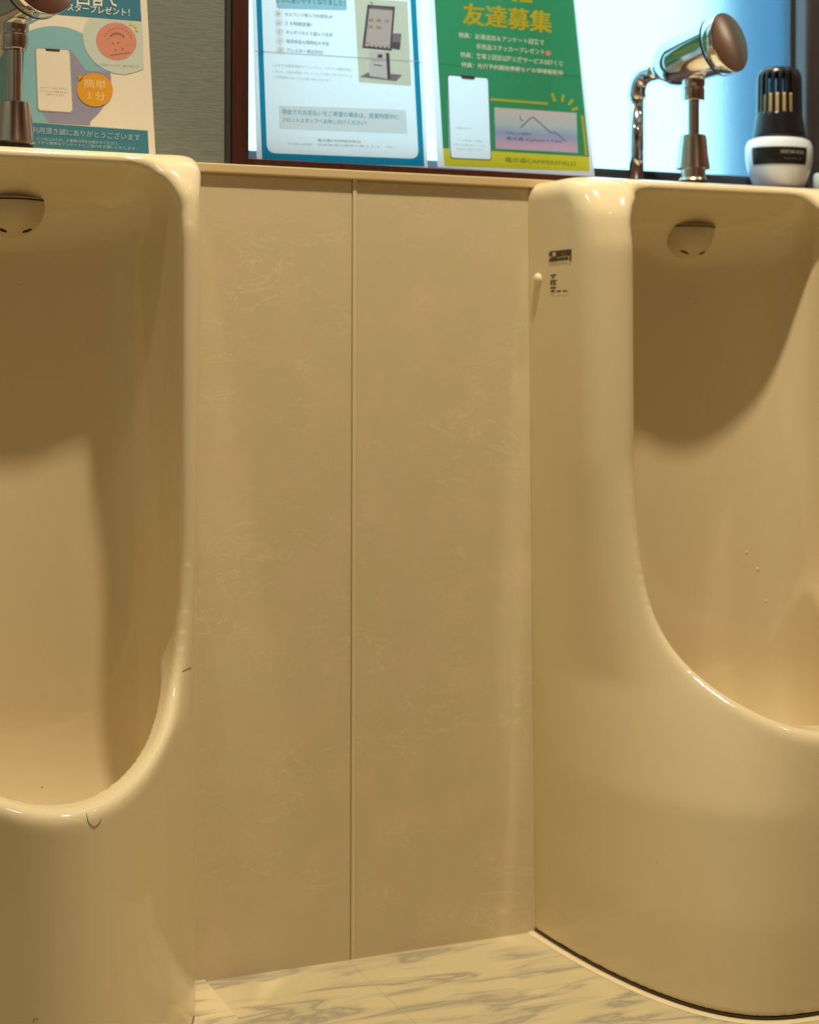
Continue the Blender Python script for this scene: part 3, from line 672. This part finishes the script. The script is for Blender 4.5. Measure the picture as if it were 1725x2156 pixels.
def wrap_text(st, a0, a1, h0, hh, mat):
    cu = bpy.data.curves.new('lettering', 'FONT'); cu.body = st; cu.resolution_u = 2; o = bpy.data.objects.new('lettering', cu); COL.objects.link(o)
    me = bpy.data.meshes.new_from_object(o.evaluated_get(bpy.context.evaluated_depsgraph_get())); bpy.data.objects.remove(o)
    co = np.array([v.co[:] for v in me.vertices]); mn, mx_ = co.min(0), co.max(0); V = []
    for c_ in co:
        a = facing+R(a0+(a1-a0)*(c_[0]-mn[0])/(mx_[0]-mn[0])); h_ = h0+hh*(c_[1]-mn[1])/(mx_[1]-mn[1]); r_ = body_r(h_)+.0010; V.append((r_*math.cos(a), r_*math.sin(a)*.82, h_))
    mesh_obj('label_text', V, [tuple(p.vertices) for p in me.polygons], mat, lab)
wrap_text('MARTHA ROSA', 8, 50, .0445, .0048, M['greytext']); wrap_text('FRAGRANCE', 14, 46, .0365, .003, simple('dim_grey_print', (.12, .12, .12), .5))
# cap: shell with upright slots
cp = [(.0365, .070), (.0345, .085), (.0330, .094), (.0318, .100), (.0315, .110), (.0312, .130), (.0308, .150), (.0300, .156), (.0270, .1625), (.0230, .1660), (.0120, .1675), (.0005, .1680)]
hs = [p[1] for p in cp]; rs = [p[0] for p in cp]
zs = list(np.linspace(.070, .100, 6))+list(np.linspace(.104, .150, 12))+[.154, .157, .160, .1625, .1645, .166, .1672, .168]
NAc = 120; V, F = [], []
for h_ in zs:
    r_ = np.interp(h_, hs, rs)*1.04
    for k in range(NAc):
        a = facing+2*math.pi*k/NAc; V.append((r_*math.cos(a), r_*math.sin(a)*.86, h_))
for j in range(len(zs)-1):
    hm = (zs[j]+zs[j+1])/2
    for k in range(NAc):
        deg = ((k+.5)/NAc*360+180) % 360-180
        ph_ = (deg+5) % 180; ph_ = ph_-180 if ph_ > 90 else ph_       # slots front and back
        slot = abs(ph_) < 54 and (ph_/18*1.0 % 1.0) < .5 and .103 < hm < .1585
        if slot: continue
        F.append((j*NAc+k, j*NAc+(k+1) % NAc, (j+1)*NAc+(k+1) % NAc, (j+1)*NAc+k))
F.append(tuple(range((len(zs)-1)*NAc, len(zs)*NAc)))
cap = mesh_obj('slotted_cap', V, F, M['black'], t, True)
md = cap.modifiers.new('wall', 'SOLIDIFY'); md.thickness = .0016; md.offset = -1
lathe_obj('wick', [(.0, .071), (.021, .071), (.0235, .100), (.0235, .128), (.020, .1305), (.0, .131)], M['core'], t)

# small pale object added at the jamb for an unidentified bright patch
p = at(1722, 359, .018)
o = thing('pale_object', 'small pale blue rounded object at the right photo edge, beside the bottle', 'small object', (p.x+.0025, .018, .9588))
lathe_obj('pale_shell', [(.0, .0), (.0075, .0), (.0082, .002), (.0082, .017), (.0070, .021), (.004, .0225), (.0, .0228)], simple('bright_patch_blue', (.55, .75, .85), .4), o)

# ------------------------------------------------------------------ hairs
def hair_obj(pts, label):
    c0 = Vector(pts[0]); o = tube_obj('hair', [Vector(q)-c0 for q in pts], .00022, M['hair'], None, 8); o.location = c0
    return tag(o, label, 'hair', 'stray hairs on the left urinal')
bvl = BVHTree.FromPolygons([v.co.copy() for v in UML.vertices], [tuple(p.vertices) for p in UML.polygons])
def on_left(x, y, off):
    hit, nrm, _, _ = bvl.ray_cast(CAM-Vector((XL_, 0, 0)), ray(x, y).normalized()); return hit+nrm*off+Vector((XL_, 0, 0))
def smooth(pts, n=5):
    out = []
    for i in range(len(pts)-1):
        p0, p1, p2, p3 = [np.array(pts[min(max(i+k, 0), len(pts)-1)], float) for k in (-1, 0, 1, 2)]
        for j in range(n):
            t = j/n; out.append(tuple(.5*((2*p1)+(-p0+p2)*t+(2*p0-5*p1+4*p2-p3)*t*t+(-p0+3*p1-3*p2+p3)*t**3)))
    return out+[pts[-1]]
for pp, lb in [([(182, 1712), (183.5, 1723), (188, 1734), (198, 1740.5), (207.5, 1735), (213, 1724)], 'curled dark hair hanging just below the lip of the left urinal'),
               ([(384.5, 1413.5), (391, 1410), (396, 1407.5), (402.5, 1406)], 'short dark hair lying across the right rim of the left urinal'),
               ([(70, 2153), (70.5, 2148), (75, 2144.5), (80, 2147)], 'tiny curled hair near the foot of the left urinal at the bottom photo edge')]:
    hair_obj([on_left(x, y, .0003) for x, y in smooth(pp)], lb)
bvr = bvh
for (x, y), lb in [((1573, 1163), 'topmost of three small water drops inside the right urinal'), ((1596, 1198), 'middle and largest of three water drops inside the right urinal'), ((1613, 1265), 'lowest of three small water drops inside the right urinal')]:
    hit, nrm, _, _ = bvr.ray_cast(CAM-Vector((XR_, 0, 0)), ray(x, y).normalized()); r_ = .0021 if y == 1198 else .0016
    o = lathe_obj('water_drop', [(r_*math.cos(a), r_*.55*math.sin(a)-.0001) for a in np.linspace(0, math.pi/2, 9)], M['drop'], None, nrm, Vector((0, 0, 0)), 24)
    o.location = hit+Vector((XR_, 0, 0)); tag(o, lb, 'water drop', 'water drops inside the right urinal')
